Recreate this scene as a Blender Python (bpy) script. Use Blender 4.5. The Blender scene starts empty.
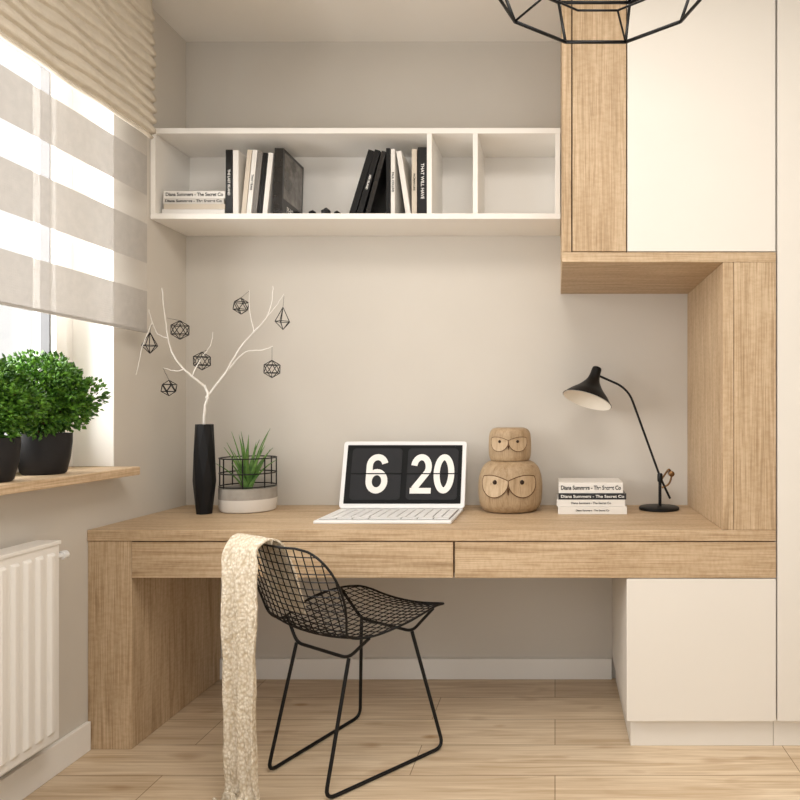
import bpy, bmesh, math, random
from mathutils import Vector, Matrix, noise as mnoise
random.seed(7)
S = bpy.context.scene
COL = S.collection
try:
    S.view_settings.view_transform = 'Standard'
except Exception: pass

# ---------------------------------------------------------------- materials
def srgb(c):
    return tuple(((v/255)/12.92 if v/255 <= .04045 else ((v/255+.055)/1.055)**2.4) for v in c)+(1,)
def base_mat(name, rgb, rough=.6, metal=0, spec=.4):
    m = bpy.data.materials.new(name); m.use_nodes = True
    b = m.node_tree.nodes['Principled BSDF']
    b.inputs['Base Color'].default_value = srgb(rgb)
    b.inputs['Roughness'].default_value = rough
    b.inputs['Metallic'].default_value = metal
    b.inputs['Specular IOR Level'].default_value = spec
    return m, m.node_tree.nodes, m.node_tree.links, b
def coords(N, L, scale, rnd=True):
    tc = N.new('ShaderNodeTexCoord'); mp = N.new('ShaderNodeMapping')
    mp.inputs['Scale'].default_value = scale
    if rnd:
        oi = N.new('ShaderNodeObjectInfo'); ml = N.new('ShaderNodeMath'); ml.operation='MULTIPLY'; ml.inputs[1].default_value=7.0
        cx = N.new('ShaderNodeCombineXYZ'); va = N.new('ShaderNodeVectorMath')
        L.new(oi.outputs['Random'], ml.inputs[0])
        for i in range(3): L.new(ml.outputs[0], cx.inputs[i])
        L.new(tc.outputs['Object'], va.inputs[0]); L.new(cx.outputs[0], va.inputs[1])
        L.new(va.outputs[0], mp.inputs['Vector'])
    else:
        L.new(tc.outputs['Object'], mp.inputs['Vector'])
    return mp.outputs[0]
def noise(N, L, vec, scale, detail=4, dist=0, rough=.55):
    n = N.new('ShaderNodeTexNoise'); n.inputs['Scale'].default_value=scale
    n.inputs['Detail'].default_value=detail; n.inputs['Distortion'].default_value=dist
    n.inputs['Roughness'].default_value=rough
    L.new(vec, n.inputs['Vector']); return n.outputs['Fac']
def ramp(N, L, fac, stops):
    r = N.new('ShaderNodeValToRGB')
    while len(r.color_ramp.elements) < len(stops): r.color_ramp.elements.new(.5)
    for e,(p,c) in zip(r.color_ramp.elements, stops):
        e.position=p; e.color=srgb(c)
    L.new(fac, r.inputs[0]); return r.outputs[0]
def mixc(N, L, a, b, fac=.5, mode='MIX'):
    m = N.new('ShaderNodeMix'); m.data_type='RGBA'; m.blend_type=mode
    if isinstance(fac,(int,float)): m.inputs[0].default_value=fac
    else: L.new(fac, m.inputs[0])
    L.new(a, m.inputs[6]); L.new(b, m.inputs[7]); return m.outputs[2]
def bump(N, L, h, b, strength=.2, dist=.002):
    bp = N.new('ShaderNodeBump'); bp.inputs['Strength'].default_value=strength; bp.inputs['Distance'].default_value=dist
    L.new(h, bp.inputs['Height']); L.new(bp.outputs[0], b.inputs['Normal'])
def painted(name, rgb, rough=.6, var=4, sc=2.0, bs=.05, spec=.4):
    m,N,L,b = base_mat(name, rgb, rough, 0, spec)
    v = coords(N,L,(1,1,1),False)
    n = noise(N,L,v,sc,5)
    lo = tuple(max(0,c-var) for c in rgb); hi = tuple(min(255,c+var) for c in rgb)
    L.new(ramp(N,L,n,[(.3,lo),(.7,hi)]), b.inputs['Base Color'])
    if bs:
        n2 = noise(N,L,v,220,2); bump(N,L,n2,b,bs,.001)
    return m
def oak(name, axis, tint=0, sc=1.0, fine=1.0):
    m,N,L,b = base_mat(name,(200,168,130),.5,0,.3)
    def svec(a,o):
        s=[o,o,o]; s[axis]=a; return tuple(s)
    v1 = coords(N,L,svec(.7*sc,10*sc)); v2 = coords(N,L,svec(2.6,200)); v3=coords(N,L,svec(1.0,4)); v4=coords(N,L,svec(6,340)); v5=coords(N,L,svec(60,30))
    n1 = noise(N,L,v1,2.4,9,1.1,.65); n2 = noise(N,L,v2,1.6,4); n3=noise(N,L,v3,1.5,2); n4=noise(N,L,v4,1.3,2); n5=noise(N,L,v5,1.5,3)
    t=tint
    c1 = ramp(N,L,n1,[(.30,(176+t,151+t,120+t)),(.43,(201+t,177+t,146+t)),(.58,(213+t,190+t,160+t)),(.74,(191+t,166+t,134+t))])
    c2 = ramp(N,L,n2,[(.36,(210,198,182)),(.55,(255,255,255))])
    c = mixc(N,L,c1,c2,.72*fine,'MULTIPLY')
    c4 = ramp(N,L,n4,[(.30,(186,166,144)),(.42,(255,255,255))])
    c = mixc(N,L,c,c4,.5*fine,'MULTIPLY')
    c5 = ramp(N,L,n5,[(.34,(232,224,214)),(.6,(255,255,255))])
    c = mixc(N,L,c,c5,.5*fine,'MULTIPLY')
    c3 = ramp(N,L,n3,[(.3,(234,227,218)),(.7,(255,255,255))])
    c = mixc(N,L,c,c3,.6,'MULTIPLY')
    L.new(c,b.inputs['Base Color']); bump(N,L,n2,b,.15*fine,.001)
    return m
M = {}
M['wall'] = painted('wall_paint',(209,203,194),.85,3,1.2,.08,.1)
M['ceil'] = painted('ceiling_paint',(238,234,228),.9,2,1,.05,.1)
M['white'] = painted('white_lacquer',(230,225,217),.45,2,1,.0,.35)
M['shelfw'] = painted('shelf_lacquer',(242,238,232),.5,2,1,.0,.3)
M['trim'] = painted('trim_paint',(240,237,232),.5,2,1,.0,.3)
M['rad'] = painted('radiator_enamel',(238,235,230),.35,2,1,.0,.4)
M['oakx'] = oak('oak_grain_horizontal',0)
M['oakz'] = oak('oak_grain_vertical',2)
M['sill'] = oak('sill_oak',1,14)
M['owl'] = oak('turned_oak',2,-26,1.6,.5)
M['owl_face'] = oak('turned_oak_pale',2,-12,1.6,.4)
M['black'] = painted('black_metal',(13,13,14),.42,2,8,0,.3)
M['blackm'] = painted('black_ceramic',(13,13,15),.5,2,6,.02,.3)
M['gap'] = painted('dark_gap',(54,42,33),.8,3,6,0,.2)
M['gasket'] = painted('window_gasket',(110,110,112),.7,3,6,0,.2)
M['inner_white'] = painted('shade_inner',(244,238,226),.5,2,6,0,.3)
M['twig'] = painted('white_twig',(236,232,226),.8,8,40,.2,.2)
M['plastic'] = painted('white_plastic',(236,236,236),.35,2,4,0,.4)
M['key'] = painted('key_plastic',(232,231,230),.4,3,30,0,.4)
M['keygap'] = painted('key_bed',(140,138,137),.5,3,30,0,.4)
M['screen'] = painted('screen_black',(5,5,6),.4,1,4,0,.2)
M['card'] = painted('flip_card',(40,40,42),.55,3,4,0,.2)
M['line'] = painted('split_line',(6,6,6),.6,1,4,0,.2)
M['page'] = painted('paper',(228,220,205),.8,6,60,.1,.2)
M['bk_white'] = painted('cover_white',(230,226,220),.5,3,6,0,.4)
M['bk_cream'] = painted('cover_cream',(205,193,176),.55,3,6,0,.4)
M['bk_pale'] = painted('cover_pale_grey',(210,205,198),.55,3,6,0,.4)
M['bk_grey'] = painted('cover_grey',(120,115,110),.5,5,6,0,.4)
M['bk_black'] = painted('cover_black',(20,20,21),.35,3,6,0,.35)
M['bk_dark'] = painted('cover_charcoal',(34,32,31),.25,6,9,0,.5)
M['print'] = painted('printed_cover',(92,86,80),.12,60,11,0,.6)
M['ink'] = painted('ink_black',(18,18,18),.6,2,6,0,.2)
M['inkw'] = painted('ink_white',(240,237,232),.6,2,6,0,.2)
M['concrete'] = painted('concrete',(166,160,152),.85,14,14,.4,.2)
M['potwhite'] = painted('pot_white',(226,221,214),.5,3,6,0,.4)
M['potdark'] = painted('anthracite_pot',(32,31,33),.55,4,12,.05,.3)
M['soil'] = painted('soil',(58,44,34),.95,14,60,.8,.1)
M['bark'] = painted('bark',(92,72,50),.9,10,40,.4,.1)
M['carve'] = painted('carved_line',(96,70,48),.8,6,40,.1,.1)
M['brass'] = base_mat('aged_brass',(120,90,60),.35,1)[0]
M['socket'] = painted('socket_dark',(24,24,24),.5,2,5,0,.3)
def leafmat(name, a, b_, sc):
    m,N,L,b = base_mat(name,a,.45,0,.4)
    v=coords(N,L,(1,1,1),False); n=noise(N,L,v,sc,3)
    L.new(ramp(N,L,n,[(.34,a),(.72,b_)]),b.inputs['Base Color'])
    return m
M['leaf'] = leafmat('bush_leaf',(26,70,18),(112,164,50),40)
M['aloe'] = leafmat('spiky_leaf',(66,112,48),(134,172,92),30)
def floor_mat():
    m,N,L,b = base_mat('oak_floor',(214,190,160),.42,0,.4)
    v = coords(N,L,(1,1,1),False)
    br = N.new('ShaderNodeTexBrick'); L.new(v,br.inputs['Vector'])
    br.inputs['Scale'].default_value=1; br.inputs['Brick Width'].default_value=1.25; br.inputs['Row Height'].default_value=.195
    br.inputs['Mortar Size'].default_value=.0018; br.inputs['Mortar Smooth'].default_value=.4
    br.inputs['Color1'].default_value=srgb((215,195,168)); br.inputs['Color2'].default_value=srgb((231,213,187))
    br.inputs['Mortar'].default_value=srgb((156,132,104)); br.offset=.37
    g = noise(N,L,coords(N,L,(.8,12,1),False),2.4,6,1.2)
    g2= noise(N,L,coords(N,L,(1.6,140,1),False),1.6,4)
    k = noise(N,L,coords(N,L,(2,5,1),False),2.2,1)
    c = mixc(N,L,br.outputs['Color'],ramp(N,L,g,[(.3,(218,206,190)),(.62,(255,255,255))]),.85,'MULTIPLY')
    c = mixc(N,L,c,ramp(N,L,g2,[(.35,(222,212,200)),(.6,(255,255,255))]),.65,'MULTIPLY')
    c = mixc(N,L,c,ramp(N,L,k,[(.22,(190,160,128)),(.36,(255,255,255))]),.6,'MULTIPLY')
    vo=N.new('ShaderNodeTexVoronoi'); vo.inputs['Scale'].default_value=1.0; vo.inputs['Randomness'].default_value=1
    L.new(coords(N,L,(2.1,4.6,1),False),vo.inputs['Vector'])
    c = mixc(N,L,c,ramp(N,L,vo.outputs['Distance'],[(.018,(140,106,76)),(.05,(222,202,178)),(.09,(255,255,255))]),.9,'MULTIPLY')
    L.new(c,b.inputs['Base Color'])
    bump(N,L,br.outputs['Fac'],b,-.3,.002) 
    return m
M['floor']=floor_mat()
def fabric(name, rgb, transl=.35, alpha=None, wsc=260, bs=.35):
    m,N,L,b = base_mat(name,rgb,.9,0,.1)
    v=coords(N,L,(1,1,1),False)
    w1=N.new('ShaderNodeTexWave'); w1.bands_direction='Z'; w1.inputs['Scale'].default_value=wsc/6.28; w1.inputs['Distortion'].default_value=1.5; L.new(v,w1.inputs['Vector'])
    w2=N.new('ShaderNodeTexWave'); w2.bands_direction='Y'; w2.inputs['Scale'].default_value=wsc/6.28; w2.inputs['Distortion'].default_value=1.5; L.new(v,w2.inputs['Vector'])
    ad=N.new('ShaderNodeMath'); ad.operation='ADD'; L.new(w1.outputs['Fac'],ad.inputs[0]); L.new(w2.outputs['Fac'],ad.inputs[1])
    n=noise(N,L,v,30,4)
    lo=tuple(int(c*.95) for c in rgb)
    L.new(ramp(N,L,n,[(.3,lo),(.7,rgb)]),b.inputs['Base Color'])
    bump(N,L,ad.outputs[0],b,bs,.002)
    out=N['Material Output']
    t=N.new('ShaderNodeBsdfTranslucent'); t.inputs['Color'].default_value=srgb(rgb)
    mx=N.new('ShaderNodeMixShader'); mx.inputs[0].default_value=transl
    L.new(b.outputs[0],mx.inputs[1]); L.new(t.outputs[0],mx.inputs[2]); last=mx.outputs[0]
    if alpha is not None:
        tr=N.new('ShaderNodeBsdfTransparent'); m2=N.new('ShaderNodeMixShader'); m2.inputs[0].default_value=alpha
        L.new(tr.outputs[0],m2.inputs[1]); L.new(last,m2.inputs[2]); last=m2.outputs[0]
    L.new(last,out.inputs['Surface'])
    return m
M['linen']=fabric('linen_cloth',(236,227,211),.04,None,260,.3)
M['zebra']=fabric('blind_cloth_grey',(190,185,179),.08,.91,260,.1)
M['sheer']=fabric('blind_sheer',(235,232,228),.3,.16,260,.1)
def knit():
    m,N,L,b=base_mat('knit_wool',(232,222,204),.95,0,.05)
    v=coords(N,L,(1,1,.8),False)
    vo=N.new('ShaderNodeTexVoronoi'); vo.inputs['Scale'].default_value=125; L.new(v,vo.inputs['Vector'])
    n=noise(N,L,v,40,4)
    c=mixc(N,L,ramp(N,L,n,[(.3,(230,220,202)),(.7,(242,234,220))]),ramp(N,L,vo.outputs['Distance'],[(.1,(255,255,255)),(.8,(208,197,179))]),.85,'MULTIPLY')
    L.new(c,b.inputs['Base Color'])
    inv=N.new('ShaderNodeMath'); inv.operation='SUBTRACT'; inv.inputs[0].default_value=1; L.new(vo.outputs['Distance'],inv.inputs[1])
    bump(N,L,inv.outputs[0],b,.8,.005)
    return m
M['knit']=knit()
def glassmat():
    m,N,L,b=base_mat('window_glass',(255,255,255),.02)
    t=N.new('ShaderNodeBsdfTransparent'); g=N.new('ShaderNodeBsdfGlossy'); g.inputs['Roughness'].default_value=.02
    mx=N.new('ShaderNodeMixShader'); mx.inputs[0].default_value=.05
    L.new(t.outputs[0],mx.inputs[1]); L.new(g.outputs[0],mx.inputs[2]); L.new(mx.outputs[0],N['Material Output'].inputs['Surface'])
    return m
M['glass']=glassmat()

# ---------------------------------------------------------------- geometry helpers
def box(bm,x0,x1,y0,y1,z0,z1):
    r=bmesh.ops.create_cube(bm,size=1)
    bmesh.ops.transform(bm,matrix=Matrix.Translation(((x0+x1)/2,(y0+y1)/2,(z0+z1)/2))@Matrix.Diagonal((x1-x0,y1-y0,z1-z0,1)),verts=r['verts'])
    return r['verts']
def tube(bm,pts,r,n=8,closed=False,caps=True):
    pts=[Vector(p) for p in pts]; m=len(pts)
    rs = r if isinstance(r,(list,tuple)) else [r]*m
    rings=[]; prev=None
    for i,p in enumerate(pts):
        if closed: t=(pts[(i+1)%m]-pts[i-1])
        else: t=(pts[min(i+1,m-1)]-pts[max(i-1,0)])
        t.normalize()
        if prev is None:
            a=Vector((0,0,1)) if abs(t.z)<.9 else Vector((1,0,0))
            u=t.cross(a).normalized()
        else:
            u=(prev-t*prev.dot(t))
            if u.length<1e-5: u=t.orthogonal()
            u.normalize()
        prev=u; v=t.cross(u)
        rings.append([bm.verts.new(p+(u*math.cos(2*math.pi*k/n)+v*math.sin(2*math.pi*k/n))*rs[i]) for k in range(n)])
    rng=range(m) if closed else range(m-1)
    for i in rng:
        a=rings[i]; b=rings[(i+1)%m]
        for k in range(n):
            f=bm.faces.new((a[k],a[(k+1)%n],b[(k+1)%n],b[k])); f.smooth=True
    if not closed and caps:
        bm.faces.new(rings[0][::-1]); bm.faces.new(rings[-1])
def lathe(bm,prof,c=(0,0,0),n=40,cap=True,mat=None,smooth=True):
    rings=[]
    c=Vector(c)
    for (r,z) in prof:
        ring=[]
        for k in range(n):
            a=2*math.pi*k/n
            p=Vector((r*math.cos(a),r*math.sin(a),z))
            if mat is not None: p=mat@p
            ring.append(bm.verts.new(p+c))
        rings.append(ring)
    for i in range(len(rings)-1):
        for k in range(n):
            f=bm.faces.new((rings[i][k],rings[i][(k+1)%n],rings[i+1][(k+1)%n],rings[i+1][k])); f.smooth=smooth
    if cap:
        bm.faces.new(rings[0][::-1]); bm.faces.new(rings[-1])
def catmull(P,n=8):
    P=[Vector(p) for p in P]; out=[]
    Q=[P[0]*2-P[1]]+P+[P[-1]*2-P[-2]]
    for i in range(1,len(Q)-2):
        for j in range(n):
            t=j/n
            out.append(.5*((2*Q[i])+(Q[i+1]-Q[i-1])*t+(2*Q[i-1]-5*Q[i]+4*Q[i+1]-Q[i+2])*t*t+(3*Q[i]-3*Q[i+1]+Q[i+2]-Q[i-1])*t**3))
    out.append(P[-1]); return out
def fillet(P,r=.03,n=5):
    P=[Vector(p) for p in P]; out=[P[0]]
    for i in range(1,len(P)-1):
        a=(P[i-1]-P[i]); b=(P[i+1]-P[i]); d=min(r,a.length*.45,b.length*.45)
        A=P[i]+a.normalized()*d; B=P[i]+b.normalized()*d
        for j in range(n+1):
            t=j/n; out.append(A*(1-t)**2+P[i]*2*t*(1-t)+B*t*t)
    out.append(P[-1]); return out
def prism(bm,poly,y0,y1,tr=lambda p:p):
    """poly: list of (x,z); extruded between y0 and y1"""
    a=[bm.verts.new(tr(Vector((x,y0,z)))) for x,z in poly]; b=[bm.verts.new(tr(Vector((x,y1,z)))) for x,z in poly]
    n=len(poly); bm.faces.new(a); bm.faces.new(b[::-1])
    for k in range(n): bm.faces.new((a[(k+1)%n],a[k],b[k],b[(k+1)%n]))
def ribbon(bm,pts,w,y0,y1,closed=False):
    """flat thick stroke following (x,z) points"""
    n=len(pts); L_=[];R_=[]
    for i in range(n):
        if closed: a=pts[i-1]; b=pts[(i+1)%n]
        else: a=pts[max(i-1,0)]; b=pts[min(i+1,n-1)]
        tx,tz=b[0]-a[0],b[1]-a[1]; l=math.hypot(tx,tz) or 1; tx/=l; tz/=l
        hw=(w[i] if isinstance(w,list) else w)/2
        L_.append((pts[i][0]-tz*hw,pts[i][1]+tx*hw)); R_.append((pts[i][0]+tz*hw,pts[i][1]-tx*hw))
    def vs(P,y): return [bm.verts.new((x,y,z)) for x,z in P]
    A,B,C,D=vs(L_,y0),vs(R_,y0),vs(L_,y1),vs(R_,y1)
    for i in range(n if closed else n-1):
        j=(i+1)%n
        for q in ((A[i],A[j],B[j],B[i]),(C[j],C[i],D[i],D[j]),(A[j],A[i],C[i],C[j]),(B[i],B[j],D[j],D[i])): bm.faces.new(q)
    if not closed:
        bm.faces.new((A[0],B[0],D[0],C[0])); bm.faces.new((B[-1],A[-1],C[-1],D[-1]))
def sharpen(bm,ang=38):
    bm.normal_update()
    for e in bm.edges:
        if len(e.link_faces)==2 and e.calc_face_angle(0)>math.radians(ang): e.smooth=False
def make(name,bm,mat,parent=None,loc=(0,0,0),world=False,bevel=0,rot=(0,0,0),label=None,kind=None,cat=None,solid=0,group=None,recalc=False):
    """world=True : bm vertices are world coordinates (moved into the parent's frame)"""
    if world:
        o=Vector(loc)
        if parent is not None: o=o+parent.location
        bmesh.ops.translate(bm,verts=bm.verts,vec=-o)
    if recalc: bmesh.ops.recalc_face_normals(bm,faces=bm.faces)
    sharpen(bm)
    me=bpy.data.meshes.new(name); bm.to_mesh(me); bm.free()
    if mat is not None: me.materials.append(mat)
    ob=bpy.data.objects.new(name,me); COL.objects.link(ob); ob.location=loc; ob.rotation_euler=rot
    if parent is not None: ob.parent=parent
    if bevel:
        md=ob.modifiers.new('bevel','BEVEL'); md.width=bevel; md.segments=2; md.limit_method='ANGLE'
    if solid:
        md=ob.modifiers.new('solid','SOLIDIFY'); md.thickness=solid
    if label: ob['label']=label
    if kind: ob['kind']=kind
    if cat: ob['category']=cat
    if group: ob['group']=group
    return ob
def thing(name,loc,label,cat,rot=(0,0,0),group=None):
    e=bpy.data.objects.new(name,None); COL.objects.link(e); e.location=loc; e.rotation_euler=rot
    e.empty_display_size=.05; e['label']=label; e['category']=cat
    if group: e['group']=group
    return e
def boxpart(root,name,x0,x1,y0,y1,z0,z1,mat,bev=.0015,label=None):
    bm=bmesh.new(); box(bm,x0,x1,y0,y1,z0,z1)
    return make(name,bm,mat,root,world=True,bevel=bev,label=label)
def text_mesh(name,body,size,mat,parent,loc,rot,off=0.0,xs=1.0,align='CENTER',ext=.0002):
    c=bpy.data.curves.new(name,'FONT'); c.body=body; c.size=size; c.offset=off; c.extrude=ext
    c.align_x=align; c.align_y='CENTER'
    t=bpy.data.objects.new(name+'_src',c); COL.objects.link(t)
    bpy.context.view_layer.update()
    dg=bpy.context.evaluated_depsgraph_get()
    me=bpy.data.meshes.new_from_object(t.evaluated_get(dg)); me.name=name
    bpy.data.objects.remove(t,do_unlink=True); bpy.data.curves.remove(c)
    me.materials.clear(); me.materials.append(mat)
    ob=bpy.data.objects.new(name,me); COL.objects.link(ob); ob.parent=parent; ob.location=loc; ob.rotation_euler=rot; ob.scale=(xs,1,1)
    return ob

H=2.766; LX=-1.603; DF=-.62   # ceiling height, left wall plane, furniture front plane
# ---------------------------------------------------------------- room shell
bm=bmesh.new(); box(bm,-1.85,1.6,-3.4,.12,-.1,0); make('floor',bm,M['floor'],world=True,kind='structure')
bm=bmesh.new(); box(bm,-1.85,1.6,-3.4,.12,H,H+.1); make('ceiling',bm,M['ceil'],world=True,kind='structure')
bm=bmesh.new(); box(bm,-1.85,1.6,0,.12,0,H); make('wall_back',bm,M['wall'],world=True,kind='structure')
WY0,WY1,WZ0,WZ1=-2.5,-.477,.929,2.46
bm=bmesh.new()
box(bm,-1.85,LX,WY1,0,0,H); box(bm,-1.85,LX,-3.4,WY0,0,H)
box(bm,-1.85,LX,WY0,WY1,0,WZ0); box(bm,-1.85,LX,WY0,WY1,WZ1,H)
make('wall_left',bm,M['wall'],world=True,kind='structure')
bm=bmesh.new()
box(bm,-1.849,LX+.0006,WY1-.004,WY1-.0002,.96,WZ1); box(bm,-1.849,LX+.0006,WY0,WY0+.004,.96,WZ1); box(bm,-1.849,LX+.0006,WY0,WY1,WZ1-.004,WZ1)
make('trim_2',bm,M['trim'],world=True,kind='structure')
bm=bmesh.new(); box(bm,1.5,1.6,-3.4,0,0,H); make('wall_right',bm,M['wall'],world=True,kind='structure')
bm=bmesh.new(); box(bm,-1.45,.246,-.016,0,0,.09); make('baseboard_back',bm,M['trim'],world=True,kind='structure',bevel=.003)
bm=bmesh.new(); box(bm,LX,LX+.016,-3.4,DF-.001,0,.10); make('baseboard_left',bm,M['trim'],world=True,kind='structure',bevel=.003)
bm=bmesh.new(); box(bm,-1.80,-1.508,WY0-.02,-.475,.929,.959); make('trim_1',bm,M['sill'],world=True,kind='structure',bevel=.004)
# window
bm=bmesh.new()
xo,xi=-1.82,-1.75
def fr(bm,y0,y1,z0,z1,w,x0,x1):
    box(bm,x0,x1,y0,y0+w,z0,z1); box(bm,x0,x1,y1-w,y1,z0,z1)
    box(bm,x0,x1,y0+w,y1-w,z0,z0+w); box(bm,x0,x1,y0+w,y1-w,z1-w,z1)
fr(bm,WY0,WY1-.004,.959,WZ1,.05,xo,xi)
mid=(WY0+WY1)/2
fr(bm,WY0+.05,mid,1.009,WZ1-.05,.055,xo+.005,xi+.018)
fr(bm,mid,WY1-.054,1.009,WZ1-.05,.055,xo+.005,xi+.018)
win=make('window_1',bm,M['trim'],world=True,kind='structure',bevel=.003)
bm=bmesh.new(); box(bm,-1.79,-1.785,WY0+.105,mid-.055,1.064,WZ1-.105); box(bm,-1.79,-1.785,mid+.055,WY1-.109,1.064,WZ1-.105)
make('glass_pane',bm,M['glass'],win,world=True)
bm=bmesh.new()
for y0_,y1_ in ((WY0+.105,mid-.055),(mid+.055,WY1-.109)): fr(bm,y0_,y1_,1.064,WZ1-.105,.006,-1.784,-1.752)
make('gasket',bm,M['gasket'],win,world=True)

# ---------------------------------------------------------------- desk
desk=thing('desk',(-.42,-.31,0),'long light oak desk with two drawers along the wall','desk')
boxpart(desk,'desktop',LX+.001,.7565,DF,-.001,.715,.753,M['oakx'],.002)
boxpart(desk,'side_support',LX+.001,-1.451,DF+.004,-.001,0,.714,M['oakz'],.002)
boxpart(desk,'drawer_case',-1.449,.75,DF+.03,-.30,.60,.713,M['oakx'],.001)
for a,b in ((-1.449,-.3495),(-.3425,.7565)):
    boxpart(desk,'drawer',a,b,DF,DF+.028,.589,.711,M['oakx'],.0015)
# ---------------------------------------------------------------- base cabinet
bc=thing('base_cabinet',(.5,-.31,0),'white matte base cabinet under the oak desk','cabinet')
boxpart(bc,'cabinet_body',.248,.7565,DF+.022,-.001,.096,.588,M['white'],.001)
boxpart(bc,'cabinet_door',.246,.7565,DF,DF+.02,.098,.586,M['white'],.0015)
boxpart(bc,'plinth',.262,.7565,DF+.03,-.02,0,.095,M['white'],.001)
# ---------------------------------------------------------------- upper wall cabinet
wc=thing('wall_cabinet',(.39,-.31,1.670),'oak framed wall cabinet with white door reaching the ceiling','cabinet')
boxpart(wc,'bottom_panel',.024,.7565,DF,-.001,1.670,1.704,M['oakx'],.0015)
boxpart(wc,'side_panel',.024,.056,DF,-.001,1.705,H-.002,M['oakz'],.0015)
boxpart(wc,'cabinet_body',.057,.755,DF+.022,-.001,1.705,H-.002,M['gap'],.0)
boxpart(wc,'oak_door',.060,.244,DF,DF+.02,1.707,H-.004,M['oakz'],.0015)
boxpart(wc,'white_door',.248,.7545,DF,DF+.02,1.707,H-.004,M['white'],.0015)
# column
cl=thing('oak_column',(.66,-.31,.753),'tall oak column panel standing on the desk beneath the wall cabinet','panel')
boxpart(cl,'side_panel',.575,.611,DF+.0,-.001,.7535,1.6695,M['oakz'],.0015)
boxpart(cl,'front_panel',.6125,.7565,DF+.0,DF+.022,.7535,1.6695,M['oakz'],.0015)
boxpart(cl,'column_body',.612,.755,DF+.023,-.001,.7535,1.6695,M['gap'],0)
# tall cabinet
tc=thing('tall_cabinet',(1.1,-.31,0),'floor to ceiling white matte cabinet beside the desk','cabinet')
boxpart(tc,'cabinet_body',.760,1.498,DF+.022,-.001,.096,H-.002,M['white'],0)
boxpart(tc,'cabinet_door',.762,1.30,DF,DF+.02,.098,H-.004,M['white'],.0015)
boxpart(tc,'plinth',.758,1.498,DF+.03,-.02,0,.095,M['white'],.001)

# ---------------------------------------------------------------- wall shelf
SZ0,SZ1,SD=1.921,2.281,-.262
sh=thing('wall_shelf',(-.79,-.13,SZ0),'long white open wall shelf with three compartments','shelf')
T=.022
boxpart(sh,'bottom_board',LX+.002,.022,SD,-.001,SZ0,SZ0+T,M['shelfw'])
boxpart(sh,'top_board',LX+.002,.022,SD,-.001,SZ1-T,SZ1,M['shelfw'])
for x in (LX+.002,-.507,-.325,.001):
    boxpart(sh,'upright',x,x+.020,SD,-.001,SZ0+T,SZ1-T,M['shelfw'])
boxpart(sh,'back_board',LX+.022,.001,-.012,-.001,SZ0+T,SZ1-T,M['shelfw'],0)

# ---------------------------------------------------------------- books
def book(th,h,d,mat,loc,lean=0,yaw=0,flat=False,text=None,tmat=None,group='books on the wall shelf',label='book',size=.012,cat='book',bold=.0002,fill=None):
    ct=min(.003,th*.15)
    lx=loc[0]; lz=loc[2]
    if not flat: lz=lz+abs(math.sin(lean))*th/2+.0005
    r=thing('book',(lx,loc[1],lz),label,cat,rot=(0,lean,yaw),group=group)
    def b2(bm,t0,t1,y0,y1,h0,h1):
        if flat: box(bm,h0-h/2,h1-h/2,y0,y1,t0+th/2,t1+th/2)
        else: box(bm,t0,t1,y0,y1,h0,h1)
    bm=bmesh.new()
    b2(bm,-th/2,-th/2+ct,ct,d,0,h); b2(bm,th/2-ct,th/2,ct,d,0,h); b2(bm,-th/2,th/2,0,ct,0,h)
    make('cover',bm,mat,r,bevel=.0007)
    bm=bmesh.new(); b2(bm,-th/2+ct,th/2-ct,ct,d-.004,.003,h-.003)
    make('pages',bm,M['page'],r)
    if text:
        if flat: t=text_mesh('spine_lettering',text,size,tmat,r,(0,-.0006,th/2),(math.pi/2,0,0),off=bold)
        else: t=text_mesh('spine_lettering',text,size,tmat,r,(0,-.0006,h*.5),(math.pi/2,math.pi/2,0),off=bold)
        wmax=h*.90
        if fill: t.scale.x=h*fill/t.dimensions.x
        elif t.dimensions.x>wmax: t.scale.x=wmax/t.dimensions.x
    return r
SB=SZ0+T
TXT='Diana Summers - The Secret Co'
zz=SB+.0005
for i,(th,w,mt,tx,tm,lb,sz) in enumerate([(.024,.25,'bk_white',None,None,'white hardback lying at the bottom of a stack',.01),
        (.020,.245,'bk_cream',None,None,'cream hardback lying in a stack',.01),
        (.022,.243,'bk_pale',TXT,'ink','pale hardback with black spine lettering in a stack',.014),
        (.028,.246,'bk_white',TXT,'ink','thick white book with bold black lettering on top',.019)]):
    book(th,w,.18,M[mt],(-1.445+.004*(i%2),-.235,zz),flat=True,text=tx,tmat=M[tm] if tm else None,label=lb,size=sz,bold=.0004,fill=.93 if tx else None); zz+=th+.0008
def up(x,th,h,mt,lean=0,tx=None,tm='inkw',lb='',d=.19,y=-.235,sz=.012):
    return book(th,h,d,M[mt],(x,y,SB),lean=lean,text=tx,tmat=M[tm],label=lb,size=sz)
up(-1.303,.026,.262,'bk_black',0,'THE LAST ISLAND','inkw','black hardback upright beside the lying stack',sz=.013)
up(-1.276,.022,.26,'bk_white',0,None,'ink','white hardback standing upright')
up(-1.246,.018,.262,'bk_cream',.10,None,'ink','cream thin book leaning slightly')
up(-1.2245,.019,.262,'bk_white',.10,'THAT YEARS','ink','white book leaning slightly',sz=.011)
up(-1.2025,.019,.255,'bk_grey',.10,None,'ink','grey book leaning slightly')
up(-1.181,.017,.250,'bk_black',.10,None,'ink','slim black book leaning')
up(-1.160,.019,.250,'bk_white',.10,None,'ink','white book leaning against a dark book')
bk=up(-1.110,.036,.268,'bk_dark',.03,None,'ink','large charcoal book standing with glossy printed cover',d=.215)
bm=bmesh.new(); box(bm,.0181,.0184,.012,.20,.07,.255); make('cover_picture',bm,M['print'],bk)
text_mesh('cover_lettering','PHOTO',.034,M['inkw'],bk,(.0186,.105,.035),(math.pi/2,0,math.pi/2),off=.0003)
up(-.812,.024,.268,'bk_black',.295,None,'inkw','black book leaning over')
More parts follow.
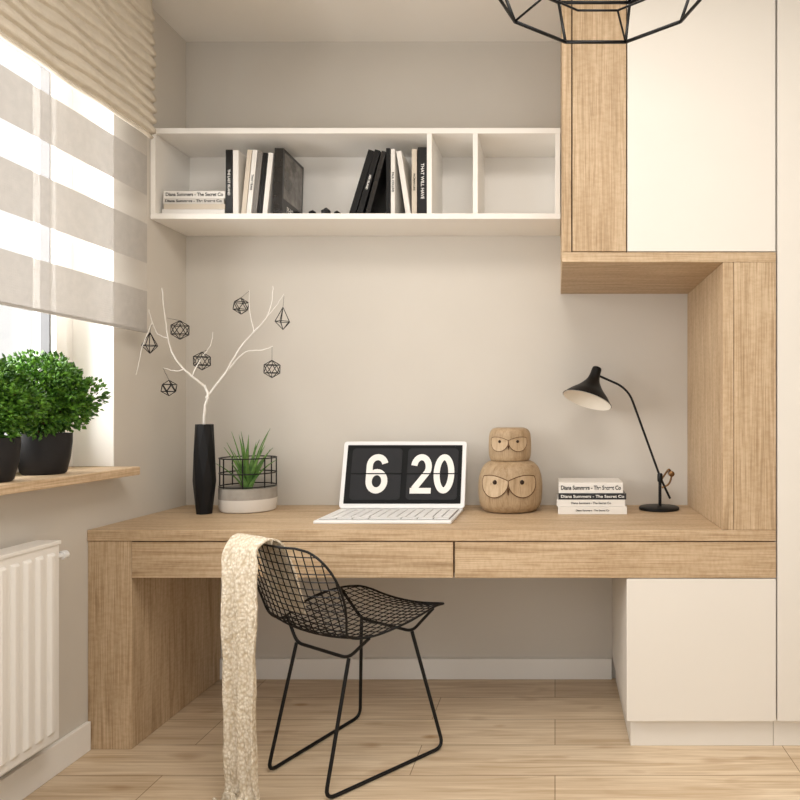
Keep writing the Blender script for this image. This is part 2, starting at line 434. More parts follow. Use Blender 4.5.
up(-.782,.022,.268,'bk_black',.275,'HER ISLAND','inkw','black book leaning beside others',sz=.011)
up(-.750,.018,.262,'bk_dark',.255,None,'inkw','charcoal book leaning beside others')
up(-.667,.016,.268,'bk_black',0,None,'inkw','slim black book standing upright')
up(-.648,.016,.265,'bk_white',0,'PAUL COLLINS','ink','slim white book with dark lettering',sz=.012)
up(-.586,.020,.258,'bk_white',-.15,None,'ink','white book leaning back')
up(-.5625,.020,.265,'bk_cream',0,'WOMAN LIKE','ink','cream slim book upright',sz=.011)
up(-.530,.036,.272,'bk_black',0,'THAT WILL HAVE','inkw','thick black book with white lettering against divider',sz=.018)
# small shelf decor
for i,(x,s) in enumerate(((-1.05,.016),(-.985,.017),(-.93,.022),(-.885,.016))):
    bm=bmesh.new(); bmesh.ops.create_icosphere(bm,subdivisions=1,radius=s)
    zmin=min(v.co.z for v in bm.verts); bmesh.ops.translate(bm,verts=bm.verts,vec=(0,0,-zmin))
    make('faceted_stone',bm,M['black'],loc=(x,-.19,SB+.001),label='small black faceted decorative stone on the shelf',cat='ornament',group='faceted stones on the shelf',rot=(0,0,i))
# desk books
zz=.7535
for i,(th,w,mt,tx,tm,lb,sz) in enumerate([(.030,.272,'bk_white',TXT,'ink','white hardback at the bottom of the desk stack',.010),
        (.026,.27,'bk_white',TXT,'ink','white hardback with small black lettering in the desk stack',.012),
        (.024,.268,'bk_dark',TXT,'inkw','charcoal book with white lettering in the desk stack',.015),
        (.042,.255,'bk_white',TXT,'ink','thick white book with bold lettering on top of stack',.023)]):
    book(th,w,.19,M[mt],(.148-.006*(i%2),-.27+.004*i,zz),flat=True,text=tx,tmat=M[tm],label=lb,group='books stacked on the desk',size=sz,bold=.0006 if i==3 else .0002,fill=.93 if i>1 else None); zz+=th+.0006

# ---------------------------------------------------------------- laptop
lp=thing('laptop',(-.622,-.19,.7535),'open white laptop showing a flip clock on its screen','laptop')
bm=bmesh.new(); box(bm,-.25,.25,-.31,0,0,.012); make('laptop_base',bm,M['plastic'],lp,bevel=.004)
bm=bmesh.new(); box(bm,-.238,.238,-.285,-.03,.0121,.0128); make('key_bed',bm,M['keygap'],lp)
bm=bmesh.new()
for rI in range(6):
    n=14 if rI<5 else 8; w=.472/n
    for k in range(n):
        x=-.236+k*w; y=-.036-rI*.0415
        if rI==5 and k in(3,4):
            if k==4: continue
            box(bm,x+.0025,x+2*w-.0025,y-.035,y,.0128,.0160)
        else: box(bm,x+.0025,x+w-.0025,y-.035,y,.0128,.0160)
make('keyboard',bm,M['key'],lp,bevel=.001)
def rrect(x0,x1,z0,z1,r,n=5):
    P=[]
    for cx,cz,a0 in ((x1-r,z1-r,0),(x0+r,z1-r,90),(x0+r,z0+r,180),(x1-r,z0+r,270)):
        for k in range(n+1):
            a=math.radians(a0+90*k/n); P.append((cx+r*math.cos(a),cz+r*math.sin(a)))
    return P
bm=bmesh.new(); prism(bm,rrect(-.255,.255,0,.278,.012),-.006,.006)
lid=make('laptop_lid',bm,M['plastic'],lp,loc=(0,0,.012),rot=(-math.radians(16),0,0),bevel=.002,recalc=True)
bm=bmesh.new(); prism(bm,rrect(-.238,.238,.018,.262,.003),-.0072,-.0061); make('display',bm,M['screen'],lid,recalc=True)
for x0,x1 in ((-.216,-.010),(.014,.222)):
    bm=bmesh.new(); prism(bm,rrect(x0,x1,.034,.248,.016),-.0085,-.0073); make('flip_card',bm,M['card'],lid,recalc=True)
def arc(cx,cz,rx,rz,a0,a1,n=28): return [(cx+rx*math.cos(math.radians(a0+(a1-a0)*k/n)),cz+rz*math.sin(math.radians(a0+(a1-a0)*k/n))) for k in range(n+1)]
ZC=.141; HH=.164; st=.0255; yA,yB=-.0098,-.0086
# digit six
cx=-.109; bm=bmesh.new(); rx=.032; rz=.038; zb=ZC-HH/2+st/2+rz
ribbon(bm,arc(cx,zb,rx,rz,0,360)[:-1],st,yA,yB,closed=True)
zt=ZC+HH/2-st/2
p=arc(cx,zt-.036,rx,.036,15,180,16)+[(cx-rx,zt-.036-(zt-.036-zb)*k/4) for k in range(1,5)]
ribbon(bm,p,st,yA-.0001,yB-.0001); make('clock_digit',bm,M['inkw'],lid,recalc=True)
# digit two
cx=.072; bm=bmesh.new(); rz=.041
b0=ZC-HH/2
p=arc(cx,zt-rz,.030,rz,172,-30,20)
p+=[(cx+.030*math.cos(math.radians(-30))+(-.054)*t,(zt-rz-rz*.5)+((b0+st*.7)-(zt-rz-rz*.5))*t) for t in (.15,.35,.6,.85,1.0)]
ribbon(bm,p,st,yA,yB)
prism(bm,[(cx-.043,b0),(cx+.043,b0),(cx+.043,b0+st*.9),(cx-.043,b0+st*.9)],yA-.0001,yB-.0001)
make('clock_digit',bm,M['inkw'],lid,recalc=True)
# digit zero
cx=.166; bm=bmesh.new(); ribbon(bm,arc(cx,ZC,.030,HH/2-st/2,0,360,40)[:-1],st*.98,yA,yB,closed=True); make('clock_digit',bm,M['inkw'],lid,recalc=True)
bm=bmesh.new(); box(bm,-.217,-.009,-.0112,-.0103,ZC-.0022,ZC+.0022); box(bm,.013,.223,-.0112,-.0103,ZC-.0022,ZC+.0022); make('split_line',bm,M['line'],lid)

# ---------------------------------------------------------------- owls
def owl(loc,R,Hh,prof,label,zoff):
    r=thing('owl_figurine',loc,label,'figurine',group='wooden owl figurines')
    P=catmull([Vector((a*R,0,b*Hh)) for a,b in prof],6)
    bm=bmesh.new(); lathe(bm,[(p.x,p.z) for p in P],n=56); make('body',bm,M['owl'],r)
    def rad(z):
        for i in range(len(P)-1):
            if P[i].z<=z<=P[i+1].z or P[i+1].z<=z<=P[i].z:
                t=(z-P[i].z)/((P[i+1].z-P[i].z) or 1); return P[i].x*(1-t)+P[i+1].x*t
        return R
    ze=Hh*zoff; re=R*.46
    def surf(x,z,o):   # wrap a flat facial shape on the round body
        q=rad(z)+o; a=x/R
        return Vector((math.sin(a)*q,-math.cos(a)*q,z))
    for s in (-1,1):
        cx=s*R*.46
        pts=[]
        # round eye cut across its top by an arched brow that dips to the beak
        for k in range(48):
            a=2*math.pi*k/48; x=re*math.cos(a); z=re*math.sin(a)
            lim=re*(.42+.12*(s*x/re)-.20*(x/re)**2)
            pts.append((cx+x,ze+min(z,lim)))
        zc_=ze-re*.2
        bm=bmesh.new(); c0=bm.verts.new(surf(cx,zc_,.0005))
        outr=[bm.verts.new(surf(x,z,.0040)) for x,z in pts]; inr=[bm.verts.new(surf(x,z,-.01)) for x,z in pts]
        midr=[bm.verts.new(surf(cx+(x-cx)*.5,zc_+(z-zc_)*.5,.0010)) for x,z in pts]
        n=len(pts)
        for k in range(n):
            j=(k+1)%n
            bm.faces.new((outr[k],outr[j],inr[j],inr[k])); bm.faces.new((outr[j],outr[k],midr[k],midr[j])); bm.faces.new((midr[j],midr[k],c0))
        for f in bm.faces: f.smooth=True
        e=make('eye',bm,M['owl_face'],r,recalc=True)
        bm=bmesh.new(); tube(bm,[surf(x,z,.0036) for x,z in pts],R*.013,6,closed=True); make('eye_outline',bm,M['carve'],e)
        bm=bmesh.new(); bmesh.ops.create_uvsphere(bm,u_segments=18,v_segments=12,radius=re*.15,matrix=Matrix.Translation(surf(cx-s*re*.08,ze,.000)))
        for f in bm.faces: f.smooth=True
        make('pupil',bm,M['gap'],e)
    bm=bmesh.new(); rb=rad(ze-re*.3)
    v=[bm.verts.new(p) for p in ((-re*.13,-rb*.985,ze-re*.30),(re*.13,-rb*.985,ze-re*.30),(0,-rb-.003,ze-re*.9),(0,-rb-.012,ze-re*.45))]
    for f in ((0,3,1),(0,2,3),(1,3,2),(0,1,2)): bm.faces.new([v[i] for i in f])
    make('beak',bm,M['carve'],r,recalc=True)
    return r
owl((-.183,-.16,.7535),.131,.205,[(.62,0),(.80,.02),(.95,.14),(1,.40),(.98,.66),(.88,.86),(.74,.96),(.60,1)],'large round carved oak owl figurine standing on the desk',.62)
owl((-.185,-.16,.7535+.2055),.087,.134,[(.84,0),(.92,.03),(.99,.2),(1,.55),(.96,.82),(.84,.95),(.66,1)],'small carved oak owl figurine stacked on a larger one',.60)

# ---------------------------------------------------------------- desk lamp
lm=thing('desk_lamp',(.431,-.135,.7535),'black metal desk lamp with cone shade and curved arm','lamp')
bm=bmesh.new(); lathe(bm,[(.080,0),(.083,.003),(.083,.009),(.078,.013),(.02,.016)],n=48); make('base',bm,M['black'],lm)
bm=bmesh.new(); tube(bm,[(0.004,0,.012),(0.004,0,.14)],.0065,12); lathe(bm,[(.010,.115),(.011,.12),(.011,.145),(.008,.15)],c=(.004,0,0),n=16); make('stem',bm,M['black'],lm)
arm=fillet([(.046,0,.045),(.008,0,.125),(-.128,0,.500),(-.245,0,.552)],.085,12)
bm=bmesh.new(); tube(bm,arm,.0048,10); make('arm',bm,M['black'],lm)
bm=bmesh.new(); tube(bm,catmull([(.012,0,.09),(.040,0,.105),(.052,0,.14),(.042,0,.165),(.028,0,.150),(.012,0,.125)],8),.004,8)
lathe(bm,[(.004,-.02),(.012,-.016),(.012,.016),(.004,.02)],c=(.05,0,.148),n=16,mat=Matrix.Rotation(math.pi/2,3,'X'))
make('balance_hook',bm,M['brass'],lm)
q=Matrix.Rotation(math.radians(18),3,'Y')@Matrix.Rotation(math.radians(-15),3,'X')
apex=Vector((-.258,0,.580))
prof=[(.006,.012),(.016,.008),(.020,0),(.022,-.03),(.030,-.055),(.052,-.085),(.080,-.112),(.104,-.140)]
pp=[(p.x,p.z) for p in catmull([Vector((a,0,b)) for a,b in prof],4)]
bm=bmesh.new(); lathe(bm,pp,c=apex,n=48,cap=False,mat=q)
sd=make('shade',bm,M['black'],lm)
bm=bmesh.new(); lathe(bm,[(max(.002,r-.002),z-.0015) for r,z in pp],c=apex,n=48,cap=False,mat=q); make('shade_lining',bm,M['inner_white'],sd)
bm=bmesh.new(); bmesh.ops.create_uvsphere(bm,u_segments=20,v_segments=12,radius=.022,matrix=Matrix.Translation(apex+q@Vector((0,0,-.085)))); 
for f in bm.faces: f.smooth=True
make('bulb',bm,M['inner_white'],lm)

# ---------------------------------------------------------------- vase and twig
vs=thing('vase',(-1.393,-.25,.7535),'tall slim black faceted vase standing on the desk','vase')
bm=bmesh.new()
rings=[(.030,0),(.042,.13),(.040,.24),(.033,.355)]
n=8; R=[]
for i,(r,z) in enumerate(rings):
    R.append([bm.verts.new((r*math.cos(2*math.pi*(k+.5*(i%2))/n),r*math.sin(2*math.pi*(k+.5*(i%2))/n),z)) for k in range(n)])
for i in range(3):
    for k in range(n):
        if i%2==0:
            bm.faces.new((R[i][k],R[i][(k+1)%n],R[i+1][k])); bm.faces.new((R[i][(k+1)%n],R[i+1][(k+1)%n],R[i+1][k]))
        else:
            bm.faces.new((R[i][k],R[i+1][(k+1)%n],R[i+1][k])); bm.faces.new((R[i][k],R[i][(k+1)%n],R[i+1][(k+1)%n]))
bm.faces.new(R[0][::-1])
inner=[bm.verts.new((v.co.x*.82,v.co.y*.82,.355)) for v in R[3]]; low=[bm.verts.new((v.co.x*.8,v.co.y*.8,.20)) for v in R[3]]
for k in range(n):
    bm.faces.new((R[3][k],R[3][(k+1)%n],inner[(k+1)%n],inner[k])); bm.faces.new((inner[k],inner[(k+1)%n],low[(k+1)%n],low[k]))
bm.faces.new(low)
make('vase_body',bm,M['blackm'],vs,bevel=.001)
def W(px,py,dy=0):
    t=2.67+dy; k=t/672
    return Vector(((px-555)*k,-.25+dy,1.157+(412-py)*k))
bm=bmesh.new()
def br(P,r0,r1):
    pts=catmull([W(*p) for p in P],5); m=len(pts)
    pts=[p+Vector((random.uniform(-1,1),random.uniform(-1,1),random.uniform(-1,1)))*.0012 for p in pts]
    tube(bm,pts,[(r0+(r1-r0)*i/(m-1))*.78 for i in range(m)],7)
br([(205,455),(204,430),(205,408),(208,395),(204,385)],.007,.006)
br([(204,386),(192,376,-.03),(176,360,-.06),(168,338,-.08),(165,315,-.08),(162,288,-.08)],.0055,.0018)
br([(184,369,-.045),(176,371,-.06),(163,368,-.08)],.003,.0015)
br([(168,338,-.08),(158,334,-.10),(152,322,-.12),(149,310,-.12)],.003,.0014)
br([(152,322,-.12),(143,345,-.14),(136,375,-.16)],.002,.0012)
br([(206,398),(216,385,.01),(232,365,.02),(246,352,.03),(262,350,.03),(273,346,.02)],.0055,.002)
br([(226,372,.015),(240,348,-.02),(254,332,-.04),(266,318,-.05),(272,300,-.05),(273,286,-.05)],.004,.0015)
br([(254,332,-.04),(250,312,-.05),(249,290,-.04)],.0025,.0012)
br([(266,318,-.05),(276,306,-.03),(284,294,-.02)],.0025,.0012)
br([(192,376,-.03),(200,360,.0),(210,346,.03),(213,332,.05)],.003,.0012)
make('branch',bm,M['twig'],loc=tuple(W(204,430)),world=True,label='white painted bare branch standing in the black vase',cat='branch')
def ico(s,sub=1):
    b=bmesh.new(); bmesh.ops.create_icosphere(b,subdivisions=1,radius=s); E=[(e.verts[0].co.copy(),e.verts[1].co.copy()) for e in b.edges]; b.free(); return E
def diamond(s,top,botm,n=5,rr=.6):
    V=[Vector((s*rr*math.cos(2*math.pi*k/n),s*rr*math.sin(2*math.pi*k/n),0)) for k in range(n)]
    T_=Vector((0,0,s*top)); B_=Vector((0,0,-s*botm)); E=[]
    for k in range(n): E+= [(V[k],V[(k+1)%n]),(V[k],T_),(V[k],B_)]
    return E
orn=[((150,344,-.12),'d',.040,(1.1,.55),(152,322,-.12)),((180,330,-.08),'i',.036,None,(167,318,-.08)),((169,388,-.08),'i',.030,None,(163,368,-.08)),
     ((202,361,.03),'i',.036,None,(207,350,.02)),((241,306,-.04),'i',.032,None,(249,291,-.04)),((283,320,-.02),'d',.042,(1.2,.55),(284,296,-.02)),((272,369,.02),'i',.035,None,(272,347,.02))]
for p,k,s,tb,att in orn:
    c=W(*p)
    top=s*(tb[0] if tb else 1)
    o=thing('hanging_ornament',tuple(c-Vector((0,0,top))),'black wire %s ornament hanging from the white branch'%('diamond shaped' if k=='d' else 'faceted ball'),'ornament',group='wire ornaments on the branch')
    E=ico(s) if k=='i' else diamond(s,tb[0],.9,5,.70)
    if k=='d': E=[(a-Vector((0,0,s*.15)) if abs(a.z)<1e-6 else a,b-Vector((0,0,s*.15)) if abs(b.z)<1e-6 else b) for a,b in E]
    bm=bmesh.new()
    rm=Matrix.Rotation(random.uniform(0,1),3,'Z')
    for a,b in E: tube(bm,[rm@a+Vector((0,0,top)),rm@b+Vector((0,0,top))],.0015,5)
    make('wire_frame',bm,M['black'],o)
    bm=bmesh.new(); A=W(*att); tube(bm,[(0,0,2*top),A-(c-Vector((0,0,top)))],.0006,5); make('thread',bm,M['black'],o)

# ---------------------------------------------------------------- spiky plant in caged pot
pl=thing('potted_succulent',(-1.262,-.155,.7535),'spiky green plant in concrete pot with black wire cage','plant')
bm=bmesh.new(); lathe(bm,[(.098,0),(.106,.004),(.110,.02),(.111,.052)],n=48); make('pot_base',bm,M['potwhite'],pl)
bm=bmesh.new(); lathe(bm,[(.111,.0522),(.111,.095),(.104,.097),(.100,.085)],n=48); make('pot_rim',bm,M['concrete'],pl)
bm=bmesh.new(); lathe(bm,[(.0,.078),(.099,.080)],n=32,cap=False); make('soil',bm,M['soil'],pl)
bm=bmesh.new()
for z in (.102,.155,.216):
    tube(bm,[(.108*math.cos(2*math.pi*k/40),.108*math.sin(2*math.pi*k/40),z) for k in range(40)],.0028,6,closed=True)
for k in range(8):
    a=2*math.pi*(k+.3)/8; tube(bm,[(.108*math.cos(a),.108*math.sin(a),.098),(.108*math.cos(a),.108*math.sin(a),.217)],.0026,6)
make('wire_cage',bm,M['black'],pl)
bm=bmesh.new()
def blade(bm,base,ang,lean,L,w,curl):
    d=Vector((math.cos(ang),math.sin(ang),0)); side=Vector((-math.sin(ang),math.cos(ang),0)); prev=None; n=8
    p=Vector(base); th=lean
    for i in range(n+1):
        t=i/n; ww=w*(1-t)**.85+.0004
        row=[bm.verts.new(p-side*ww),bm.verts.new(p+(-d*math.cos(th)+Vector((0,0,math.sin(th))))*-ww*.6),bm.verts.new(p+side*ww)]
        if prev:
            for k in range(2):
                f=bm.faces.new((prev[k],prev[k+1],row[k+1],row[k])); f.smooth=True
        prev=row; th+=curl/n
        p=p+(d*math.sin(th)+Vector((0,0,math.cos(th))))*L/n
for k in range(21):
    t=k/21; blade(bm,(random.uniform(-.008,.008),random.uniform(-.008,.008),.080),k*2.4+.5,.02+.52*t,.255-.085*t+random.uniform(-.03,.02),.0120,.15+.5*random.random())
make('leaves',bm,M['aloe'],pl,solid=.0015)

# ---------------------------------------------------------------- bushes on the sill
def bush(loc,pr,ph,R,label,seed):
    random.seed(seed)
    r=thing('potted_bush',loc,label,'plant',group='bushes on the window sill')
    bm=bmesh.new(); lathe(bm,[(pr*.72,0),(pr*.80,.006),(pr*.93,ph*.4),(pr*1.0,ph*.8),(pr*1.0,ph),(pr*.93,ph),(pr*.9,ph*.88)],n=40,cap=True); make('pot',bm,M['potdark'],r)
    bm=bmesh.new(); lathe(bm,[(.0,ph*.9),(pr*.91,ph*.9)],n=24,cap=False); make('soil',bm,M['soil'],r)
    cz=ph+R*.78
    bm=bmesh.new()
    for k in range(16):
        a=random.uniform(0,6.28); e=random.uniform(.1,1.0)
        tip=Vector((math.cos(a)*R*.7*e,math.sin(a)*R*.7*e,cz+R*.4*random.uniform(-.2,1)))
        tube(bm,catmull([(math.cos(a)*.01,math.sin(a)*.01,ph*.88),(tip.x*.35,tip.y*.35,ph+R*.25),tip],4),.0022,5)
    make('stems',bm,M['bark'],r)
    bm=bmesh.new()
    blobs=[]
    for k in range(36):
        y_=1-2*(k+.5)/36; a=k*2.39996; rr=math.sqrt(1-y_*y_)
        d=Vector((rr*math.cos(a),rr*math.sin(a),y_))
        f=random.uniform(.50,.80)
        blobs.append((Vector((d.x*R*f,d.y*R*f,cz+d.z*R*f*.90)),R*random.uniform(.22,.38)))
    for k in range(6800):
        c,br_=random.choice(blobs)
        d=Vector((random.gauss(0,1),random.gauss(0,1),random.gauss(0,1))).normalized()
        p=c+d*br_*random.uniform(.6,1.06)
        if p.z<ph*.95: p.z=ph*.95+random.random()*.02
        out=(d*.8+(p-Vector((0,0,cz))).normalized()*.6+Vector((random.uniform(-.5,.5),random.uniform(-.5,.5),random.uniform(-.2,.6)))).normalized()
        s=out.cross(Vector((random.uniform(-1,1),random.uniform(-1,1),random.uniform(-1,1)))).normalized(); u=s.cross(out)
        L_=random.uniform(.012,.020); w=L_*.38
        v=[bm.verts.new(q) for q in (p,p+out*L_*.45+s*w,p+out*L_+u*L_*.12,p+out*L_*.45-s*w,p+out*L_*.5-u*w*.4)]
        for f in ((0,1,4),(1,2,4),(2,3,4),(3,0,4)): bm.faces.new([v[i] for i in f])
    make('foliage',bm,M['leaf'],r)
bush((-1.632,-.775,.9595),.076,.130,.146,'dense green bush in anthracite pot on the window sill',3)
bush((-1.600,-1.025,.9595),.074,.125,.118,'smaller green bush in anthracite pot near the window',11)
random.seed(21)

# ---------------------------------------------------------------- blinds
bl=thing('zebra_blind',(-1.55,-1.4,1.465),'grey striped translucent roller blind over the window','blind')
def strip(bm,z0,z1,x=-1.55):
    vs_=[bm.verts.new(p) for p in ((x,-2.55,z0),(x,-.367,z0),(x,-.367,z1),(x,-2.55,z1))]; bm.faces.new(vs_)
bm=bmesh.new()
z=1.465; gaps=[]
while z<2.60:
    strip(bm,z,min(z+.150,2.6)); gaps.append((z+.150,min(z+.257,2.6))); z+=.257
make('opaque_bands',bm,M['zebra'],bl,world=True)
bm=bmesh.new()
for a,b in gaps:
    if b>a: strip(bm,a,b)
make('sheer_bands',bm,M['sheer'],bl,world=True)
bm=bmesh.new(); box(bm,-1.554,-1.546,-2.55,-.367,1.457,1.466); make('bottom_rail',bm,M['zebra'],bl,world=True)
bm=bmesh.new(); tube(bm,[(-1.575,-2.55,2.62),(-1.575,-.367,2.62)],.022,16); make('roller',bm,M['trim'],bl,world=True)
# roman shade
rs=thing('roman_shade',(-1.50,-1.4,2.2),'beige linen roman shade with soft folds above the window','blind')
prof=[(-1.520,2.74),(-1.520,2.69)]
zc=2.67
for k in range(11):
    zc-=.0420; b=.0075+.0004*k
    prof+=[(-1.520+b*.8,zc+.026),(-1.520+b*1.5,zc+.012),(-1.520+b*1.3,zc+.000),(-1.520+b*.1,zc-.005)]
prof+=[(-1.512,zc-.016),(-1.525,zc-.022),(-1.532,zc-.012)]
PP=catmull([Vector((a,0,b)) for a,b in prof],4)
bm=bmesh.new(); prev=None; NY=120
for i in range(NY+1):
    y=-.385-(2.6-.385)*i/NY
    row=[]
    for p in PP:
        f=max(0,min(1,(2.72-p.z)/.20)); f=f*(1-.6*max(0,min(1,(2.33-p.z)/.12)))
        sag=.010*math.sin(y*10.3+p.z*9)+.005*math.sin(y*25.1+p.z*23)
        row.append(bm.verts.new((p.x+f*.003*math.sin(y*17+p.z*31),y,p.z+f*.75*sag)))
    if prev:
        for k in range(len(row)-1):
            fc=bm.faces.new((prev[k],row[k],row[k+1],prev[k+1])); fc.smooth=True
    prev=row
make('shade_cloth',bm,M['linen'],rs,world=True,solid=.003)
bm=bmesh.new(); box(bm,LX+.001,-1.526,-2.6,-.39,2.715,2.745); make('head_rail',bm,M['trim'],rs,world=True,bevel=.002)

# ---------------------------------------------------------------- radiator
rd=thing('radiator',(-1.535,-1.5,.17),'white ribbed panel radiator mounted below the window sill','radiator')
bm=bmesh.new(); Y1,Y0=-.875,-2.2
box(bm,-1.575,-1.508,Y0,Y1,.165,.757)
y=Y1-.036
while y>Y0+.03:
    vv=box(bm,-1.509,-1.498,y-.016,y+.016,.19,.735)
    for v in vv:
        if v.co.x>-1.50: v.co.y=y+(v.co.y-y)*.55; v.co.z=.47+(v.co.z-.47)*.97
    y-=.045
make('radiator_panel',bm,M['rad'],rd,world=True,bevel=.003)
bm=bmesh.new(); box(bm,-1.579,-1.504,Y0-.002,Y1+.003,.755,.767); box(bm,LX+.0005,-1.575,Y0+.1,Y0+.14,.3,.7); box(bm,LX+.0005,-1.575,Y1-.2,Y1-.16,.3,.7)
make('top_grille',bm,M['rad'],rd,world=True,bevel=.002)
bm=bmesh.new(); tube(bm,[(-1.520,Y1-.002,.715),(-1.520,Y1+.022,.715)],.009,14); tube(bm,[(-1.520,Y1+.022,.715),(-1.520,Y1+.042,.715)],.014,14)
make('valve',bm,M['plastic'],rd,world=True,bevel=.002)

# ---------------------------------------------------------------- wire chair
CR=-math.radians(33.5)
ch=thing('wire_chair',(-.68,-.67,0),'black wire chair with grid seat and sled base','chair',rot=(0,0,CR))
prof=[(.235,.474),(.16,.480),(.08,.472),(0,.460),(-.09,.450),(-.150,.458),(-.194,.486),(-.220,.545),(-.245,.61),(-.270,.68),(-.295,.757)]
PC=catmull([Vector((0,a,b)) for a,b in prof],12)
NP=len(PC)-1
def shell(u,v):
    f=max(0,min(1,v))*NP; i=min(int(f),NP-1); t=f-i
    p=PC[i].lerp(PC[i+1],t)
    a=PC[max(i-1,0)]; b=PC[min(i+2,NP)]; tg=(b-a).normalized()
    nrm=Vector((0,tg.z,-tg.y))
    if nrm.z<0 and v<.5: nrm=-nrm
    if v>=.5 and nrm.y<0: nrm=-nrm
    k=(u/.25)**2
    return p+Vector((u,0,0))+nrm*(.030*k if v<.5 else .030*k+.02*k*(v-.5)*2)
VS=.52
def Wd(v):
    if v<.06: return .165+.055*math.sqrt(max(0,1-(1-v/.06)**2))
    if v<.25: t=(v-.06)/.19; return .22+.028*math.sin(t*math.pi/2)
    if v<VS: t=(v-.25)/(VS-.25); return .248-.064*(t*t*(3-2*t))
    if v<.78: t=(v-VS)/(.78-VS); return .184+.034*(t*t*(3-2*t))
    t=(v-.78)/.22; return .218-.12*(1-math.sqrt(max(0,1-t**2.4)))
def wires(bm,v0,v1):
    NV=int((v1-v0)*31)
    for k in range(NV+1):
        v=v0+(v1-v0)*k/NV; w=Wd(v)
        tube(bm,[shell(-w+2*w*j/16,v) for j in range(17)],.0018,5)
    for k in range(-8,9):
        u=k*.0298; seg=[]
        for j in range(41):
            v=v0+(v1-v0)*j/40
            if abs(u)<Wd(v)-.001: seg.append(shell(u,v))
            elif seg:
                if len(seg)>1: tube(bm,seg,.0018,5)
                seg=[]
        if len(seg)>1: tube(bm,seg,.0018,5)
def rim(v0,v1,N_=40):
    L_=[shell(-Wd(v0+(v1-v0)*k/N_),v0+(v1-v0)*k/N_) for k in range(N_+1)]
    R_=[shell(Wd(v0+(v1-v0)*k/N_),v0+(v1-v0)*k/N_) for k in range(N_+1)]
    return L_,R_
bm=bmesh.new(); wires(bm,0.0,VS); L_,R_=rim(0,VS); tube(bm,L_[::-1]+[shell(-Wd(0)+2*Wd(0)*j/10,0) for j in range(1,10)]+R_,.0038,7)
make('seat',bm,M['black'],ch)
bm=bmesh.new(); wires(bm,VS,1.0); L_,R_=rim(VS,1); tube(bm,L_+[shell(-Wd(1)+2*Wd(1)*j/10,1) for j in range(1,10)]+R_[::-1],.0038,7)
make('backrest',bm,M['black'],ch)
for s in(-1,1):
    P=[(s*.128,.150,.405),(s*.212,.215,.0065),(s*.142,-.217,.0065),(s*.130,-.120,.395)]
    bm=bmesh.new(); tube(bm,fillet(P,.035),.0060,10); make('sled_leg',bm,M['black'],ch)
for yy,zz_ in((.150,.405),(-.120,.395)):
    v_=.12 if yy>0 else .42
    bm=bmesh.new()
    e=Wd(v_)
    A=shell(-e,v_)-Vector((0,0,.004)); B=shell(e,v_)-Vector((0,0,.004))
    tube(bm,fillet([A,(-.128,yy,zz_),(.128,yy,zz_),B],.03),.0054,8); make('cross_bar',bm,M['black'],ch)
# ---------------------------------------------------------------- throw blanket over the backrest
bm=bmesh.new()
path=catmull([Vector(p) for p in ((0,-.188,.52),(0,-.212,.60),(0,-.244,.70),(0,-.274,.752),(0,-.298,.766),(0,-.324,.750),(0,-.331,.70),(0,-.335,.60),(0,-.339,.45),(0,-.343,.30),(0,-.348,.15),(0,-.352,.05),(0,-.375,.014),(0,-.43,.012))],10)
NU=56; prev=None; m=len(path)
for i,p in enumerate(path):
    t=i/(m-1)
    hw=.083 if t<.50 else .083-.012*min(1,(t-.50)/.15)
    hw*=1+.05*math.sin(t*31)+.03*math.sin(t*57+1)
    d=(path[min(i+1,m-1)]-path[max(i-1,0)]).normalized(); nrm=Vector((0,d.z,-d.y))
    if nrm.z<0 and t<.45: nrm=-nrm
    if t>=.3 and nrm.y>0 : nrm=-nrm
    if t<.3: nrm=Vector((0,abs(nrm.y),abs(nrm.z)))
    row=[]
    for k in range(NU+1):
        u=-1+2*k/NU
        amp=.0 if t<.28 else .010*min(1,(t-.28)*4)
        sh_=1.6*mnoise.noise(Vector((t*5,0,3)))
        off=amp*(math.sin(u*6.5+sh_)+.55*math.sin(u*13+2+t*6+sh_*1.5)+.9*mnoise.noise(Vector((u*2.2,t*14,1.5))))+amp*1.6
        off+=.0035*abs(mnoise.noise(Vector((u*7,t*46,7))))*min(1,t*3)
        cx=-.082+.125*max(0,(t-.42))+.006*math.sin(t*11)
        row.append(bm.verts.new(p+Vector((cx+u*hw,0,0))+nrm*(max(off,0)+.006)))
    if prev:
        for k in range(NU):
            f=bm.faces.new((prev[k],prev[k+1],row[k+1],row[k])); f.smooth=True
    prev=row
for v in bm.verts:
    if v.co.z<.008: v.co.z=.008
tb_=make('throw_blanket',bm,M['knit'],loc=(-.68,-.67,0),rot=(0,0,CR),solid=.006,label='cream knitted throw blanket draped over the wire chair back',cat='blanket')

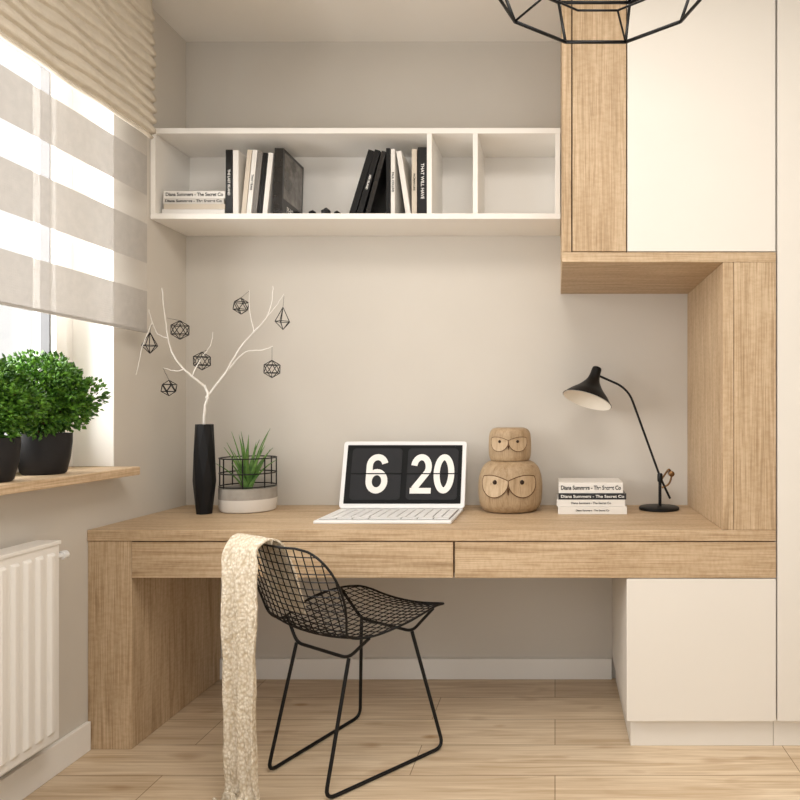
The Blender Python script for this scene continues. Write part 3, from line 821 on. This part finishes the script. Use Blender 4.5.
# ---------------------------------------------------------------- pendant lamp
PZ=2.153
pd=thing('pendant_lamp',(.109,-1.36,PZ),'black geometric wire cage pendant lamp hanging from the ceiling','lamp')
def octo(R_,z,n=10): return [Vector((R_*math.sin(2*math.pi*(k+.5)/n),R_*math.cos(2*math.pi*(k+.5)/n),z)) for k in range(n)]
r0=octo(.165,.03); r1=octo(.262,0); r2=octo(.32,.14); r3=octo(.07,.40)
bm=bmesh.new()
for k in range(10):
    for a,b in ((r1[k],r1[(k+1)%10]),(r1[k],r2[k]),(r2[k],r2[(k+1)%10]),(r2[k],r3[k]),(r3[k],r3[(k+1)%10])): tube(bm,[a,b],.0045,6)
    tube(bm,[r0[k],r0[(k+1)%10]],.0028,6)
    if k%2==0: tube(bm,[r0[k],r1[k]],.0028,6)
make('wire_cage',bm,M['black'],pd)
bm=bmesh.new(); lathe(bm,[(.02,.28),(.026,.29),(.026,.36),(.072,.40),(.01,.43)],n=20); make('lamp_socket',bm,M['socket'],pd)
bm=bmesh.new(); tube(bm,[(0,0,.42),(0,0,H-PZ-.02)],.003,8); make('cord',bm,M['black'],pd)
bm=bmesh.new(); lathe(bm,[(.05,H-PZ-.001),(.05,H-PZ-.025),(.01,H-PZ-.03)],n=24); make('ceiling_rose',bm,M['black'],pd)

# ---------------------------------------------------------------- lighting
w=bpy.data.worlds.new('World'); S.world=w; w.use_nodes=True
bg=w.node_tree.nodes['Background']; bg.inputs[0].default_value=(1,.985,.96,1); bg.inputs[1].default_value=1.05
def area(name,loc,rot,sx,sy,power,col):
    l=bpy.data.lights.new(name,'AREA'); l.shape='RECTANGLE'; l.size=sx; l.size_y=sy; l.energy=power; l.color=col
    o=bpy.data.objects.new(name,l); COL.objects.link(o); o.location=loc; o.rotation_euler=rot; return o
area('window_daylight',(-2.6,-1.7,1.75),(0,-math.pi/2,0),2.6,3.4,300,(1,.985,.96))
area('ceiling_fill',(.0,-1.9,2.70),(0,0,0),1.0,1.0,32,(1,.95,.88))  # added warm fill near the ceiling to brighten the room, not an actual fixture

# ---------------------------------------------------------------- camera
cd=bpy.data.cameras.new('camera'); cam=bpy.data.objects.new('camera',cd); COL.objects.link(cam)
cam.location=(0,-2.92,1.157); cam.rotation_euler=(math.pi/2,0,0)
cd.sensor_width=36; cd.lens=672/800*36; cd.shift_x=-(555-400)/800; cd.shift_y=(412-400)/800
cd.clip_start=.02
S.camera=cam
